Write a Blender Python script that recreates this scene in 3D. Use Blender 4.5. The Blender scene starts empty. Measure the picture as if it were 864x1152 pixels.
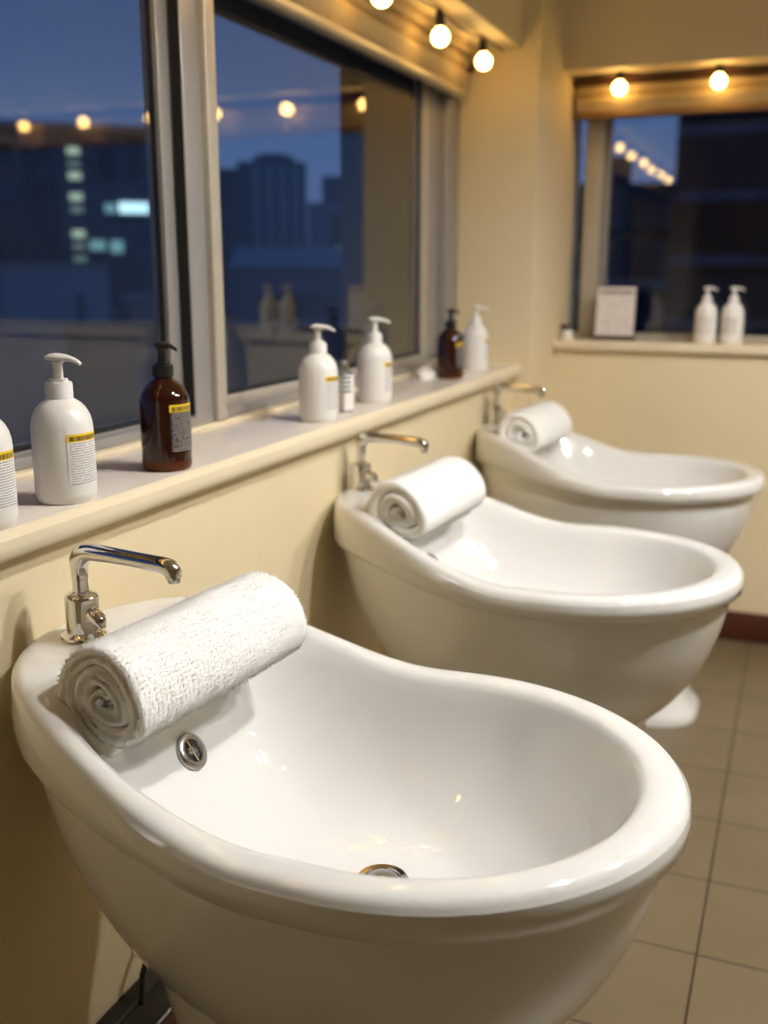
import bpy, bmesh, math, random
from math import sin, cos, pi, radians, sqrt
from mathutils import Vector, Matrix, noise
random.seed(7)
S = bpy.context.scene
C = S.collection

# ------------------------------------------------------------------ materials
def new_mat(name):
    m = bpy.data.materials.new(name)
    m.use_nodes = True
    return m, m.node_tree.nodes, m.node_tree.links, m.node_tree.nodes['Principled BSDF']

def pmat(name, col, rough=0.5, metal=0.0, bump=None, vary=0.0, vscale=6.0, coat=0.0, spec=0.5, trans=0.0, ior=1.45, sheen=0.0):
    m, N, L, b = new_mat(name)
    b.inputs['Base Color'].default_value = (*col, 1)
    b.inputs['Roughness'].default_value = rough
    b.inputs['Metallic'].default_value = metal
    b.inputs['Specular IOR Level'].default_value = spec
    b.inputs['IOR'].default_value = ior
    b.inputs['Coat Weight'].default_value = coat
    b.inputs['Transmission Weight'].default_value = trans
    b.inputs['Sheen Weight'].default_value = sheen
    tc = N.new('ShaderNodeTexCoord')
    if vary:
        n = N.new('ShaderNodeTexNoise'); n.inputs['Scale'].default_value = vscale; n.inputs['Detail'].default_value = 5
        L.new(tc.outputs['Object'], n.inputs['Vector'])
        r = N.new('ShaderNodeValToRGB')
        r.color_ramp.elements[0].position = 0.3; r.color_ramp.elements[1].position = 0.7
        r.color_ramp.elements[0].color = (*[c * (1 - vary) for c in col], 1)
        r.color_ramp.elements[1].color = (*[min(1, c * (1 + vary * .5)) for c in col], 1)
        L.new(n.outputs['Fac'], r.inputs['Fac']); L.new(r.outputs['Color'], b.inputs['Base Color'])
    if bump:
        sc, st, dist = bump
        n2 = N.new('ShaderNodeTexNoise'); n2.inputs['Scale'].default_value = sc; n2.inputs['Detail'].default_value = 4
        L.new(tc.outputs['Object'], n2.inputs['Vector'])
        bp = N.new('ShaderNodeBump'); bp.inputs['Strength'].default_value = st; bp.inputs['Distance'].default_value = dist
        L.new(n2.outputs['Fac'], bp.inputs['Height']); L.new(bp.outputs['Normal'], b.inputs['Normal'])
    return m

def emat(name, col, strength):
    m, N, L, b = new_mat(name)
    b.inputs['Base Color'].default_value = (*col, 1)
    b.inputs['Emission Color'].default_value = (*col, 1)
    b.inputs['Emission Strength'].default_value = strength
    return m

def glass_pane_mat(name, tint=(0.93, 0.95, 0.96)):
    m, N, L, b = new_mat(name)
    N.remove(b)
    out = N['Material Output']
    t = N.new('ShaderNodeBsdfTransparent'); t.inputs['Color'].default_value = (*tint, 1)
    g = N.new('ShaderNodeBsdfGlossy'); g.inputs['Roughness'].default_value = 0.0; g.inputs['Color'].default_value = (1, 1, 1, 1)
    geo = N.new('ShaderNodeNewGeometry')
    def mth(op, a, b_=None):
        n = N.new('ShaderNodeMath'); n.operation = op
        for i, v in enumerate((a, b_)):
            if v is None: continue
            if isinstance(v, (int, float)): n.inputs[i].default_value = v
            else: L.new(v, n.inputs[i])
        return n.outputs[0]
    dt = N.new('ShaderNodeVectorMath'); dt.operation = 'DOT_PRODUCT'
    L.new(geo.outputs['Normal'], dt.inputs[0]); L.new(geo.outputs['Incoming'], dt.inputs[1])
    sch = mth('ADD', mth('MULTIPLY', mth('POWER', mth('SUBTRACT', 1.0, mth('ABSOLUTE', dt.outputs['Value'])), 5.0), .96), .04)
    mx = N.new('ShaderNodeMixShader')
    L.new(sch, mx.inputs[0]); L.new(t.outputs[0], mx.inputs[1]); L.new(g.outputs[0], mx.inputs[2])
    L.new(mx.outputs[0], out.inputs['Surface'])
    return m

def tile_mat():
    m, N, L, b = new_mat('floor_tiles')
    geo = N.new('ShaderNodeNewGeometry')
    sep = N.new('ShaderNodeSeparateXYZ'); L.new(geo.outputs['Position'], sep.inputs[0])
    T = 0.2885
    def grid(sock, off):
        a = N.new('ShaderNodeMath'); a.operation = 'SUBTRACT'; L.new(sock, a.inputs[0]); a.inputs[1].default_value = off
        d = N.new('ShaderNodeMath'); d.operation = 'DIVIDE'; L.new(a.outputs[0], d.inputs[0]); d.inputs[1].default_value = T
        fl = N.new('ShaderNodeMath'); fl.operation = 'FLOOR'; L.new(d.outputs[0], fl.inputs[0])
        fr = N.new('ShaderNodeMath'); fr.operation = 'FRACT'; L.new(d.outputs[0], fr.inputs[0])
        s = N.new('ShaderNodeMath'); s.operation = 'SUBTRACT'; L.new(fr.outputs[0], s.inputs[0]); s.inputs[1].default_value = .5
        ab = N.new('ShaderNodeMath'); ab.operation = 'ABSOLUTE'; L.new(s.outputs[0], ab.inputs[0])
        gt = N.new('ShaderNodeMath'); gt.operation = 'GREATER_THAN'; L.new(ab.outputs[0], gt.inputs[0]); gt.inputs[1].default_value = .5 - .0032 / T / 2 * 1.6
        return fl.outputs[0], gt.outputs[0]
    fx, gx = grid(sep.outputs[0], -0.101)
    fy, gy = grid(sep.outputs[1], 1.986 - 0.2885 * 20)
    mxx = N.new('ShaderNodeMath'); mxx.operation = 'MAXIMUM'; L.new(gx, mxx.inputs[0]); L.new(gy, mxx.inputs[1])
    comb = N.new('ShaderNodeCombineXYZ'); L.new(fx, comb.inputs[0]); L.new(fy, comb.inputs[1])
    wn = N.new('ShaderNodeTexWhiteNoise'); wn.noise_dimensions = '2D'; L.new(comb.outputs[0], wn.inputs['Vector'])
    ns = N.new('ShaderNodeTexNoise'); ns.inputs['Scale'].default_value = 7; ns.inputs['Detail'].default_value = 6
    L.new(geo.outputs['Position'], ns.inputs['Vector'])
    add = N.new('ShaderNodeMath'); add.operation = 'MULTIPLY_ADD'; L.new(wn.outputs['Value'], add.inputs[0]); add.inputs[1].default_value = .25; L.new(ns.outputs['Fac'], add.inputs[2])
    r = N.new('ShaderNodeValToRGB')
    r.color_ramp.elements[0].position = .35; r.color_ramp.elements[0].color = (.150, .112, .062, 1)
    r.color_ramp.elements[1].position = .95; r.color_ramp.elements[1].color = (.178, .134, .078, 1)
    L.new(add.outputs[0], r.inputs['Fac'])
    mix = N.new('ShaderNodeMixRGB'); L.new(mxx.outputs[0], mix.inputs['Fac']); L.new(r.outputs['Color'], mix.inputs['Color1'])
    mix.inputs['Color2'].default_value = (.035, .02, .012, 1)
    L.new(mix.outputs[0], b.inputs['Base Color'])
    b.inputs['Roughness'].default_value = .32
    inv = N.new('ShaderNodeMath'); inv.operation = 'SUBTRACT'; inv.inputs[0].default_value = 1; L.new(mxx.outputs[0], inv.inputs[1])
    bp = N.new('ShaderNodeBump'); bp.inputs['Strength'].default_value = .4; bp.inputs['Distance'].default_value = .002
    L.new(inv.outputs[0], bp.inputs['Height']); L.new(bp.outputs['Normal'], b.inputs['Normal'])
    return m

def text_mat(name, paper, ink, rows, cols=26, seed=0.0, fill=.62, thr=.42, rough=.45):
    """rows of small illegible word-like dashes across the UV square"""
    m, N, L, b = new_mat(name)
    uv = N.new('ShaderNodeUVMap')
    sep = N.new('ShaderNodeSeparateXYZ'); L.new(uv.outputs[0], sep.inputs[0])
    def math_(op, a, bb=None):
        n = N.new('ShaderNodeMath'); n.operation = op
        for i, v in enumerate((a, bb)):
            if v is None: continue
            if isinstance(v, (int, float)): n.inputs[i].default_value = v
            else: L.new(v, n.inputs[i])
        return n.outputs[0]
    vr = math_('MULTIPLY', sep.outputs[1], rows)
    row = math_('FLOOR', vr); fr = math_('FRACT', vr)
    line = math_('MULTIPLY', math_('LESS_THAN', fr, fill), math_('GREATER_THAN', fr, .12))
    comb = N.new('ShaderNodeCombineXYZ')
    L.new(math_('MULTIPLY', sep.outputs[0], cols), comb.inputs[0]); L.new(math_('MULTIPLY', row, 7.31), comb.inputs[1]); comb.inputs[2].default_value = seed
    ns = N.new('ShaderNodeTexNoise'); ns.inputs['Scale'].default_value = 1.0; ns.inputs['Detail'].default_value = 2
    L.new(comb.outputs[0], ns.inputs['Vector'])
    word = math_('GREATER_THAN', ns.outputs['Fac'], thr)
    edge = math_('MULTIPLY', math_('GREATER_THAN', sep.outputs[0], .06), math_('LESS_THAN', sep.outputs[0], .95))
    fac = math_('MULTIPLY', math_('MULTIPLY', line, word), edge)
    mix = N.new('ShaderNodeMixRGB'); L.new(fac, mix.inputs['Fac'])
    mix.inputs['Color1'].default_value = (*paper, 1); mix.inputs['Color2'].default_value = (*ink, 1)
    L.new(mix.outputs[0], b.inputs['Base Color'])
    b.inputs['Roughness'].default_value = rough
    return m

M = {}
M['wall'] = pmat('cream_wall_paint', (.79, .67, .435), .55, bump=(90, .12, .001), vary=.03, vscale=2.5)
M['wall_out'] = pmat('dark_outside_wall', (.045, .043, .05), .8, vary=.15, vscale=3)
M['ceil'] = pmat('ceiling_paint', (.80, .77, .68), .7, vary=.02)
M['sill'] = pmat('polished_sill_stone', (.76, .69, .60), .12, vary=.06, vscale=5, coat=.3)
M['sill_edge'] = pmat('cream_sill_paint', (.80, .70, .50), .35, vary=.04)
M['porcelain'] = pmat('white_porcelain', (.745, .74, .715), .08, coat=.6, bump=(14, .03, .002))
M['porcelain_wet'] = pmat('wet_white_porcelain', (.74, .735, .715), .05, coat=1.0, bump=(34, .16, .006))
m_, N_, L_n, b_ = M['porcelain_wet'], M['porcelain_wet'].node_tree.nodes, M['porcelain_wet'].node_tree.links, M['porcelain_wet'].node_tree.nodes['Principled BSDF']
tc_ = N_.new('ShaderNodeTexCoord'); sp_ = N_.new('ShaderNodeSeparateXYZ'); L_n.new(tc_.outputs['Object'], sp_.inputs[0])
mr_ = N_.new('ShaderNodeMapRange'); mr_.inputs['From Min'].default_value = -.30; mr_.inputs['From Max'].default_value = -.58
mr_.inputs['To Min'].default_value = .04; mr_.inputs['To Max'].default_value = .42; L_n.new(sp_.outputs[0], mr_.inputs['Value'])
[n for n in N_ if n.type == 'TEX_NOISE'][0].inputs['Detail'].default_value = 0.6
bp_ = [n for n in N_ if n.type == 'BUMP'][0]; L_n.new(mr_.outputs[0], bp_.inputs['Strength'])
for l_ in list(b_.inputs['Normal'].links): L_n.remove(l_)
L_n.new(bp_.outputs['Normal'], b_.inputs['Coat Normal']); b_.inputs['Roughness'].default_value = .3; b_.inputs['Coat Roughness'].default_value = .02; b_.inputs['Specular IOR Level'].default_value = 0.0
M['chrome'] = pmat('chrome', (.78, .77, .76), .07, metal=1.0)
M['chrome_d'] = pmat('dull_chrome', (.42, .40, .38), .22, metal=1.0)
M['black'] = pmat('black_plastic', (.012, .011, .011), .3)
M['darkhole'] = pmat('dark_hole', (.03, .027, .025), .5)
M['towel'] = pmat('white_terry_towel', (.95, .945, .91), .95, bump=(230, .3, .002), sheen=.2, spec=.1)
M['white_plastic'] = pmat('white_plastic', (.84, .82, .78), .28, spec=.5)
M['white_pump'] = pmat('white_pump_plastic', (.86, .85, .82), .3)
M['amber'] = pmat('amber_glass', (.035, .007, .003), .05, trans=.25, coat=.5, ior=1.35)
M['amber_base'] = pmat('amber_glass_base', (.22, .055, .014), .07, trans=.6, ior=1.35)
M['clear'] = pmat('clear_plastic', (.86, .87, .86), .06, trans=.85, ior=1.2)
M['yellow'] = text_mat('yellow_label_band', (.85, .58, .02), (.14, .08, .01), 1, 34, 2.0, .72, .44)
M['label_w'] = text_mat('white_label_text', (.80, .78, .75), (.36, .34, .35), 17, 22, 5.0, .48, .40)
M['label_far'] = text_mat('pale_label_text', (.74, .72, .68), (.42, .39, .36), 9, 12, 9.0, .5, .46)
M['label_d'] = text_mat('dark_label_text', (.028, .018, .016), (.36, .33, .32), 17, 22, 1.0, .5, .40)
M['label_c'] = text_mat('clear_bottle_label_text', (.84, .84, .83), (.06, .055, .05), 4, 7, 3.0, .62, .36)
M['notice'] = text_mat('notice_paper', (.78, .74, .73), (.36, .31, .30), 18, 14, 4.0, .45, .52)
M['notice_head'] = pmat('notice_heading_ink', (.30, .255, .25), .6)
M['darkwood'] = pmat('dark_brown_wood', (.055, .022, .014), .35, vary=.2, vscale=12)
M['panel'] = pmat('tan_wood_panelling', (.70, .61, .45), .5, vary=.2, vscale=3)
M['base'] = pmat('dark_red_brown_skirting', (.085, .022, .013), .35, vary=.15)
M['alu'] = pmat('grey_aluminium', (.36, .345, .33), .42, metal=.35, vary=.04)
M['alu_l'] = pmat('light_beige_aluminium', (.50, .46, .38), .42, metal=.25, vary=.04)
M['gasket'] = pmat('black_gasket', (.012, .012, .013), .6)
M['glass'] = glass_pane_mat('window_glass')
M['blind'] = pmat('cream_blind_fabric', (.46, .35, .19), .6, vary=.06, vscale=20)
M['blind_bar'] = pmat('blind_bottom_bar', (.50, .41, .26), .38)
M['blind_bar_d'] = pmat('brown_blind_bottom_bar', (.22, .125, .055), .4)
M['bulb'] = emat('lit_bulb', (1.0, .60, .17), 20.0)
M['diff'] = emat('lit_ceiling_diffuser', (1.0, .98, .95), 790.0)
M['can'] = pmat('grey_lamp_can', (.42, .41, .40), .35)
M['white_metal'] = pmat('white_painted_metal', (.8, .79, .76), .4)
M['floor'] = tile_mat()
M['cable'] = pmat('pale_cable', (.35, .31, .29), .5)
M['tissue'] = pmat('white_tissue', (.85, .83, .78), .9)

def bld_mat(name, col, col2, sx, sz):
    m, N, L, b = new_mat(name)
    tc = N.new('ShaderNodeTexCoord')
    mp = N.new('ShaderNodeMapping'); mp.inputs['Scale'].default_value = (sx, sx, sz)
    L.new(tc.outputs['Object'], mp.inputs['Vector'])
    ch = N.new('ShaderNodeTexChecker'); ch.inputs['Scale'].default_value = 1.0
    ch.inputs['Color1'].default_value = (*col, 1); ch.inputs['Color2'].default_value = (*col2, 1)
    L.new(mp.outputs[0], ch.inputs['Vector'])
    L.new(ch.outputs['Color'], b.inputs['Base Color'])
    b.inputs['Roughness'].default_value = .8
    return m
M['b_dark'] = bld_mat('dark_concrete', (.16, .16, .20), (.12, .12, .15), .21, .3)
M['b_navy'] = bld_mat('blue_grey_cladding', (.12, .17, .24), (.085, .13, .19), .3, .001)
M['b_blue'] = pmat('blue_grey_render', (.36, .42, .50), .8, vary=.1, vscale=.4)
M['b_black'] = bld_mat('black_facade', (.05, .05, .062), (.02, .02, .026), .001, .33)
M['b_grey'] = pmat('grey_concrete', (.34, .32, .32), .85, vary=.12, vscale=.8)
M['b_tan'] = pmat('tan_render', (.42, .34, .30), .85, vary=.1, vscale=.8)
M['b_roof'] = pmat('pale_blue_roof', (.40, .47, .56), .7, vary=.08, vscale=.3)
M['b_win'] = pmat('unlit_window_glass', (.012, .014, .02), .15)
M['lit_g'] = emat('lit_window_greenish', (.62, .80, .55), .55)
M['lit_g2'] = emat('dim_lit_window', (.45, .62, .48), .22)
M['lit_c'] = emat('lit_window_cyan', (.58, .92, 1.0), 1.3)
M['lit_t'] = emat('lit_window_teal', (.35, .72, .70), .38)

# ------------------------------------------------------------------ mesh helpers
def link(name, me, mat=None, parent=None):
    o = bpy.data.objects.new(name, me); C.objects.link(o)
    if mat is not None:
        for m in (mat if isinstance(mat, (list, tuple)) else [mat]): me.materials.append(m)
    if parent is not None: o.parent = parent
    return o

def from_bm(name, bm, mat, parent=None, smooth=False, angle=None):
    bmesh.ops.recalc_face_normals(bm, faces=bm.faces)
    me = bpy.data.meshes.new(name); bm.to_mesh(me); bm.free()
    if smooth:
        for p in me.polygons: p.use_smooth = True
        if angle: me.set_sharp_from_angle(angle=radians(angle))
    return link(name, me, mat, parent)

def bm_box(bm, x0, x1, y0, y1, z0, z1, bev=0.0, seg=2):
    b2 = bmesh.new()
    bmesh.ops.create_cube(b2, size=1)
    bmesh.ops.scale(b2, vec=(abs(x1 - x0), abs(y1 - y0), abs(z1 - z0)), verts=b2.verts)
    bmesh.ops.translate(b2, vec=((x0 + x1) / 2, (y0 + y1) / 2, (z0 + z1) / 2), verts=b2.verts)
    if bev: bmesh.ops.bevel(b2, geom=b2.edges[:], offset=bev, segments=seg, profile=.5, affect='EDGES')
    tmp = bpy.data.meshes.new('t'); b2.to_mesh(tmp); b2.free(); bm.from_mesh(tmp); bpy.data.meshes.remove(tmp)

def box(name, x0, x1, y0, y1, z0, z1, mat, parent=None, bev=0.0, seg=2):
    bm = bmesh.new(); bm_box(bm, x0, x1, y0, y1, z0, z1, bev, seg)
    return from_bm(name, bm, mat, parent, smooth=bev > 0, angle=50)

def boxes(name, lst, mat, parent=None, bev=0.0):
    bm = bmesh.new()
    for b in lst: bm_box(bm, *b, bev)
    return from_bm(name, bm, mat, parent, smooth=bev > 0, angle=50)

def prism(name, prof, axis, a, b, mat, parent=None, smooth=False):
    """extrude a closed 2-D profile along an axis; profile coords are the other two axes in order"""
    bm = bmesh.new()
    def P(u, v, t):
        return {0: (t, u, v), 1: (u, t, v), 2: (u, v, t)}[axis]
    A = [bm.verts.new(P(u, v, a)) for u, v in prof]; B = [bm.verts.new(P(u, v, b)) for u, v in prof]
    n = len(prof)
    for i in range(n): bm.faces.new((A[i], A[(i + 1) % n], B[(i + 1) % n], B[i]))
    bm.faces.new(A); bm.faces.new(B[::-1])
    return from_bm(name, bm, mat, parent, smooth, 35)

def bm_lathe(bm, prof, seg=48, M4=None, cap=True):
    rings = []
    for r, z in prof:
        if r < 1e-6: rings.append([bm.verts.new((0, 0, z))])
        else: rings.append([bm.verts.new((r * cos(2 * pi * k / seg), r * sin(2 * pi * k / seg), z)) for k in range(seg)])
    vs = [v for r in rings for v in r]
    for a, b in zip(rings, rings[1:]):
        for k in range(seg):
            k2 = (k + 1) % seg
            if len(a) == 1 and len(b) == 1: continue
            if len(a) == 1: bm.faces.new((a[0], b[k2], b[k]))
            elif len(b) == 1: bm.faces.new((a[k], a[k2], b[0]))
            else: bm.faces.new((a[k], a[k2], b[k2], b[k]))
    if cap:
        if len(rings[0]) > 1: bm.faces.new(rings[0][::-1])
        if len(rings[-1]) > 1: bm.faces.new(rings[-1])
    if M4 is not None:
        for v in vs: v.co = M4 @ v.co

def lathe(name, prof, mat, parent=None, seg=48, M4=None, cap=True, angle=40):
    bm = bmesh.new(); bm_lathe(bm, prof, seg, M4, cap)
    return from_bm(name, bm, mat, parent, True, angle)

def bm_tube(bm, pts, rad, seg=16, up=Vector((0, 1, 0))):
    """sweep an ellipse (rad = list of (ra, rb) or float) along points"""
    pts = [Vector(p) for p in pts]; n = len(pts)
    if not isinstance(rad, (list, tuple)): rad = [rad] * n
    rings = []; prev = None
    for i, p in enumerate(pts):
        t = (pts[min(i + 1, n - 1)] - pts[max(i - 1, 0)]).normalized()
        if prev is None:
            a = up - t * up.dot(t)
            if a.length < 1e-4: a = Vector((1, 0, 0)) - t * t.x
        else: a = prev - t * prev.dot(t)
        a.normalize(); prev = a; b = t.cross(a)
        ra, rb = rad[i] if isinstance(rad[i], (list, tuple)) else (rad[i], rad[i])
        rings.append([bm.verts.new(p + a * (ra * cos(2 * pi * k / seg)) + b * (rb * sin(2 * pi * k / seg))) for k in range(seg)])
    for A, B in zip(rings, rings[1:]):
        for k in range(seg):
            k2 = (k + 1) % seg; bm.faces.new((A[k], A[k2], B[k2], B[k]))
    bm.faces.new(rings[0][::-1]); bm.faces.new(rings[-1])

def tube(name, pts, rad, mat, parent=None, seg=16, up=Vector((0, 1, 0)), angle=50):
    bm = bmesh.new(); bm_tube(bm, pts, rad, seg, up)
    return from_bm(name, bm, mat, parent, True, angle)

def smooth_path(pts, n=8):
    """Catmull-Rom through points"""
    P = [Vector(p) for p in pts]; P = [P[0] * 2 - P[1]] + P + [P[-1] * 2 - P[-2]]
    out = []
    for i in range(1, len(P) - 2):
        for k in range(n):
            t = k / n; a, b, c, d = P[i - 1], P[i], P[i + 1], P[i + 2]
            out.append(.5 * ((2 * b) + (c - a) * t + (2 * a - 5 * b + 4 * c - d) * t * t + (3 * b - a - 3 * c + d) * t ** 3))
    out.append(P[-2]); return out

def empty(name, loc, label=None, cat=None, group=None, kind=None, rz=0.0):
    o = bpy.data.objects.new(name, None); C.objects.link(o)
    o.location = loc; o.rotation_euler = (0, 0, rz); o.empty_display_size = .05
    tag(o, label, cat, group, kind); return o

def tag(o, label=None, cat=None, group=None, kind=None):
    if label: o['label'] = label
    if cat: o['category'] = cat
    if group: o['group'] = group
    if kind: o['kind'] = kind
    return o

def struct(o, label=None):
    o['kind'] = 'structure'
    if label: o['label'] = label
    return o

def copy_tree(o, parent=None):
    kids = [k for k in bpy.data.objects if k.parent == o]
    c = o.copy(); C.objects.link(c)
    if parent is not None: c.parent = parent
    for k in kids: copy_tree(k, c)
    return c

# ------------------------------------------------------------------ the room
ZC = 2.62
YB, XR = -3.2, 3.4           # wall behind the camera, right wall
YF = 4.0                     # far wall face
XW = -.985                   # wall face under the window ledge
YR = 3.65                    # side wall of the window recess
XP = -.915                   # corner pier face
ZS = 1.066                   # ledge height
struct(box('floor', -1.30, XR + .1, YB - .1, 4.4, -.08, 0, M['floor']), 'beige square floor tiles with dark joints')
struct(box('ceiling', -1.30, XR + .1, YB - .1, 4.4, ZC, ZC + .08, M['ceil']))
wl = boxes('wall_left', [(-1.30, XW, YB, YR, 0, ZS - .04), (-1.30, XP, YR, 4.36, 0, ZC),
                         (-1.30, -.983, YB, YR, 2.137, ZC), (-1.30, XW, YB, -.75, ZS - .04, 2.137)], M['wall'])
struct(wl, 'cream window wall with corner pier and overhead bulkhead')
struct(boxes('wall_far', [(XP, XR, YF, 4.36, 0, 1.10), (XP, XR, YF, 4.36, 2.118, ZC), (1.5, XR, YF, 4.36, 1.10, 2.118)], M['wall']), 'cream far wall around the second window')
struct(box('wall_right', XR, XR + .1, YB, 4.36, 0, ZC, M['panel']))
struct(box('wall_back', -1.30, XR, YB - .1, YB, 0, ZC, M['panel']))
struct(box('baseboard_far', XP, XR, YF - .014, YF, 0, .116, M['base'], bev=.003), 'dark red-brown skirting board')
struct(box('baseboard_left', XW, XW + .012, YB, YR, 0, .10, M['base'], bev=.003))
# ledge under the left window
nose = [(-1.285, 1.026), (-.985, 1.026), (-.962, 1.026), (-.953, 1.031), (-.949, 1.040), (-.949, 1.051), (-.953, 1.061), (-.962, 1.066), (-1.285, 1.066)]
led = prism('trim_1', nose, 1, -1.2, YR, M['sill'], smooth=True)
struct(led, 'polished cream ledge under the left window')
struct(prism('trim_2', [(-.9615, 1.0225), (-.9615, 1.0655), (-.954, 1.0635), (-.9468, 1.055), (-.9462, 1.045), (-.948, 1.033), (-.953, 1.0265)], 1, -1.2, YR - .002, M['sill_edge'], smooth=True), 'rounded cream front edge of the left ledge')
struct(box('trim_3', -1.30, -1.172, -.75, YR, 1.0655, 1.076, M['sill_edge'], bev=.003), 'raised cream strip at the back of the left ledge')
# ledge under the far window
struct(box('trim_4', XP - .0, 1.6, 3.972, 4.30, 1.10, 1.133, M['sill_edge'], bev=.006, seg=3), 'cream ledge under the far window')
# dark outside face of the building round the left window
struct(boxes('wall_outside', [(-1.56, -1.30, 3.42, 4.36, -.5, ZC), (-1.56, -1.30, -1.8, 3.42, 2.075, ZC), (-1.56, -1.30, -1.8, 3.42, -.5, 1.03), (-1.56, -1.30, -1.8, -.9, 1.03, 2.075)], M['wall_out']))

# ------------------------------------------------------------------ left window
w1 = empty('window_1', (0, 0, 0), 'wide grey aluminium sliding window over the ledge', kind='structure')
X0, X1 = -1.295, -1.19
boxes('window_frame', [(X0, X1, -.75, YR, 1.076, 1.096), (X0, X1, -.75, YR, 2.02, 2.137),
                       (X0, -1.20, 3.52, YR, 1.096, 2.02), (X0, X1, -.75, -.69, 1.096, 2.02)], M['alu'], w1, bev=.003)
boxes('mullion', [(-1.285, -1.19, 1.857, 1.928, 1.09, 2.03)], M['alu'], w1, bev=.004)
boxes('mullion_cover', [(-1.222, -1.176, 1.926, 1.966, 1.078, 2.05)], M['alu_l'], w1, bev=.004)
def sash(name, xc, y0, y1, z0, z1, st, mat):
    f = boxes(name, [(xc - .016, xc + .016, y0, y0 + st, z0, z1), (xc - .016, xc + .016, y1 - st, y1, z0, z1),
                     (xc - .0155, xc + .0155, y0 + st, y1 - st, z0, z0 + st * .55), (xc - .0155, xc + .0155, y0 + st, y1 - st, z1 - st * .4, z1)], mat, w1, bev=.002)
    boxes('gasket', [(xc - .005, xc + .005, y0 + st, y0 + st + .004, z0 + st * .55, z1 - st * .4), (xc - .005, xc + .005, y1 - st - .004, y1 - st, z0 + st * .55, z1 - st * .4),
                     (xc - .010, xc + .012, y0 + st, y1 - st, z0 + st * .55, z0 + st * .55 + .006), (xc - .010, xc + .012, y0 + st, y1 - st, z1 - st * .4 - .006, z1 - st * .4)], M['gasket'], f)
    box('window_pane', xc - .003, xc + .003, y0 + st - .004, y1 - st + .004, z0 + st * .5, z1 - st * .35, M['glass'], f)
    return f
sash('left_sash', -1.232, -.70, 1.852, 1.078, 2.04, .040, M['alu'])
sash('right_sash', -1.244, 1.985, 3.41, 1.088, 2.04, .055, M['alu_l'])
boxes('jamb_strip', [(-1.285, -1.225, 3.41, 3.52, 1.09, 2.03)], M['alu'], w1, bev=.004)
boxes('gasket_strip', [(-1.214, -1.192, 1.8535, 1.8575, 1.10, 2.03)], M['gasket'], w1)

# ------------------------------------------------------------------ far window
w2 = empty('window_2', (0, 0, 0), 'dark window in the far wall with a light aluminium post', kind='structure')
Y0, Y1 = 4.245, 4.31
boxes('window_frame', [(XP, 1.5, Y0, Y1, 1.133, 1.152), (XP, 1.5, Y0, Y1, 2.06, 2.118), (1.45, 1.5, Y0, Y1, 1.152, 2.06)], M['alu_l'], w2, bev=.003)
boxes('window_post', [(-.868, -.80, 4.235, 4.30, 1.15, 2.07)], M['alu_l'], w2, bev=.004)
boxes('window_stile', [(-.80, -.775, 4.262, 4.30, 1.15, 2.07)], M['alu'], w2, bev=.003)
box('window_pane', -.915, -.868, 4.275, 4.281, 1.15, 2.07, M['glass'], w2)
box('window_pane', -.776, 1.46, 4.275, 4.281, 1.15, 2.07, M['glass'], w2)

# ------------------------------------------------------------------ blinds
rb = empty('roller_blind', (-1.18, 1.4, 2.0), 'raised cream blind over the wide left window', 'blind')
def kid(o, p):
    o.parent = p; o.matrix_parent_inverse = Matrix.Translation(-Vector(p.location)) if p.rotation_euler[2] == 0 else p.matrix_world.inverted(); return o
kid(prism('bottom_bar', [(-1.188, 1.978), (-1.160, 1.976), (-1.154, 1.982), (-1.154, 1.996), (-1.160, 2.002), (-1.188, 2.002)], 1, -.7, 3.585, M['blind_bar'], smooth=True), rb)
kid(prism('blind_fabric', [(-1.184, 2.000), (-1.166, 2.000), (-1.150, 2.024), (-1.142, 2.046), (-1.146, 2.058), (-1.164, 2.062), (-1.152, 2.070), (-1.140, 2.084), (-1.142, 2.098), (-1.158, 2.104), (-1.184, 2.106)], 1, -.7, 3.575, M['blind'], smooth=True), rb)
m4 = Matrix.Translation((-1.155, -.7, 2.075)) @ Matrix.Rotation(-pi / 2, 4, 'X')
kid(box('head_rail', -1.188, -1.120, -.7, 3.59, 2.106, 2.137, M['blind'], bev=.004), rb)
kid(lathe('end_cap', [(.0, 0), (.022, 0), (.024, .004), (.024, .018), (.0, .02)], M['darkwood'], None, 24, Matrix.Translation((-1.150, 3.575, 2.08)) @ Matrix.Rotation(-pi / 2, 4, 'X')), rb)
fb = empty('roman_blind', (.3, 4.19, 1.97), 'raised cream blind with brown bottom bar over the far window', 'blind')
kid(box('bottom_bar', -.905, 1.46, 4.16, 4.20, 1.966, 1.990, M['blind_bar_d'], bev=.004), fb)
kid(prism('blind_fabric', [(4.165, 1.99), (4.20, 1.99), (4.20, 2.09), (4.176, 2.09), (4.166, 2.082), (4.168, 2.062), (4.178, 2.054), (4.160, 2.046), (4.152, 2.030), (4.156, 2.012)], 0, -.90, 1.46, M['blind'], smooth=True), fb)
kid(box('head_rail', -.91, 1.46, 4.15, 4.21, 2.088, 2.118, M['darkwood']), fb)

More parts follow.
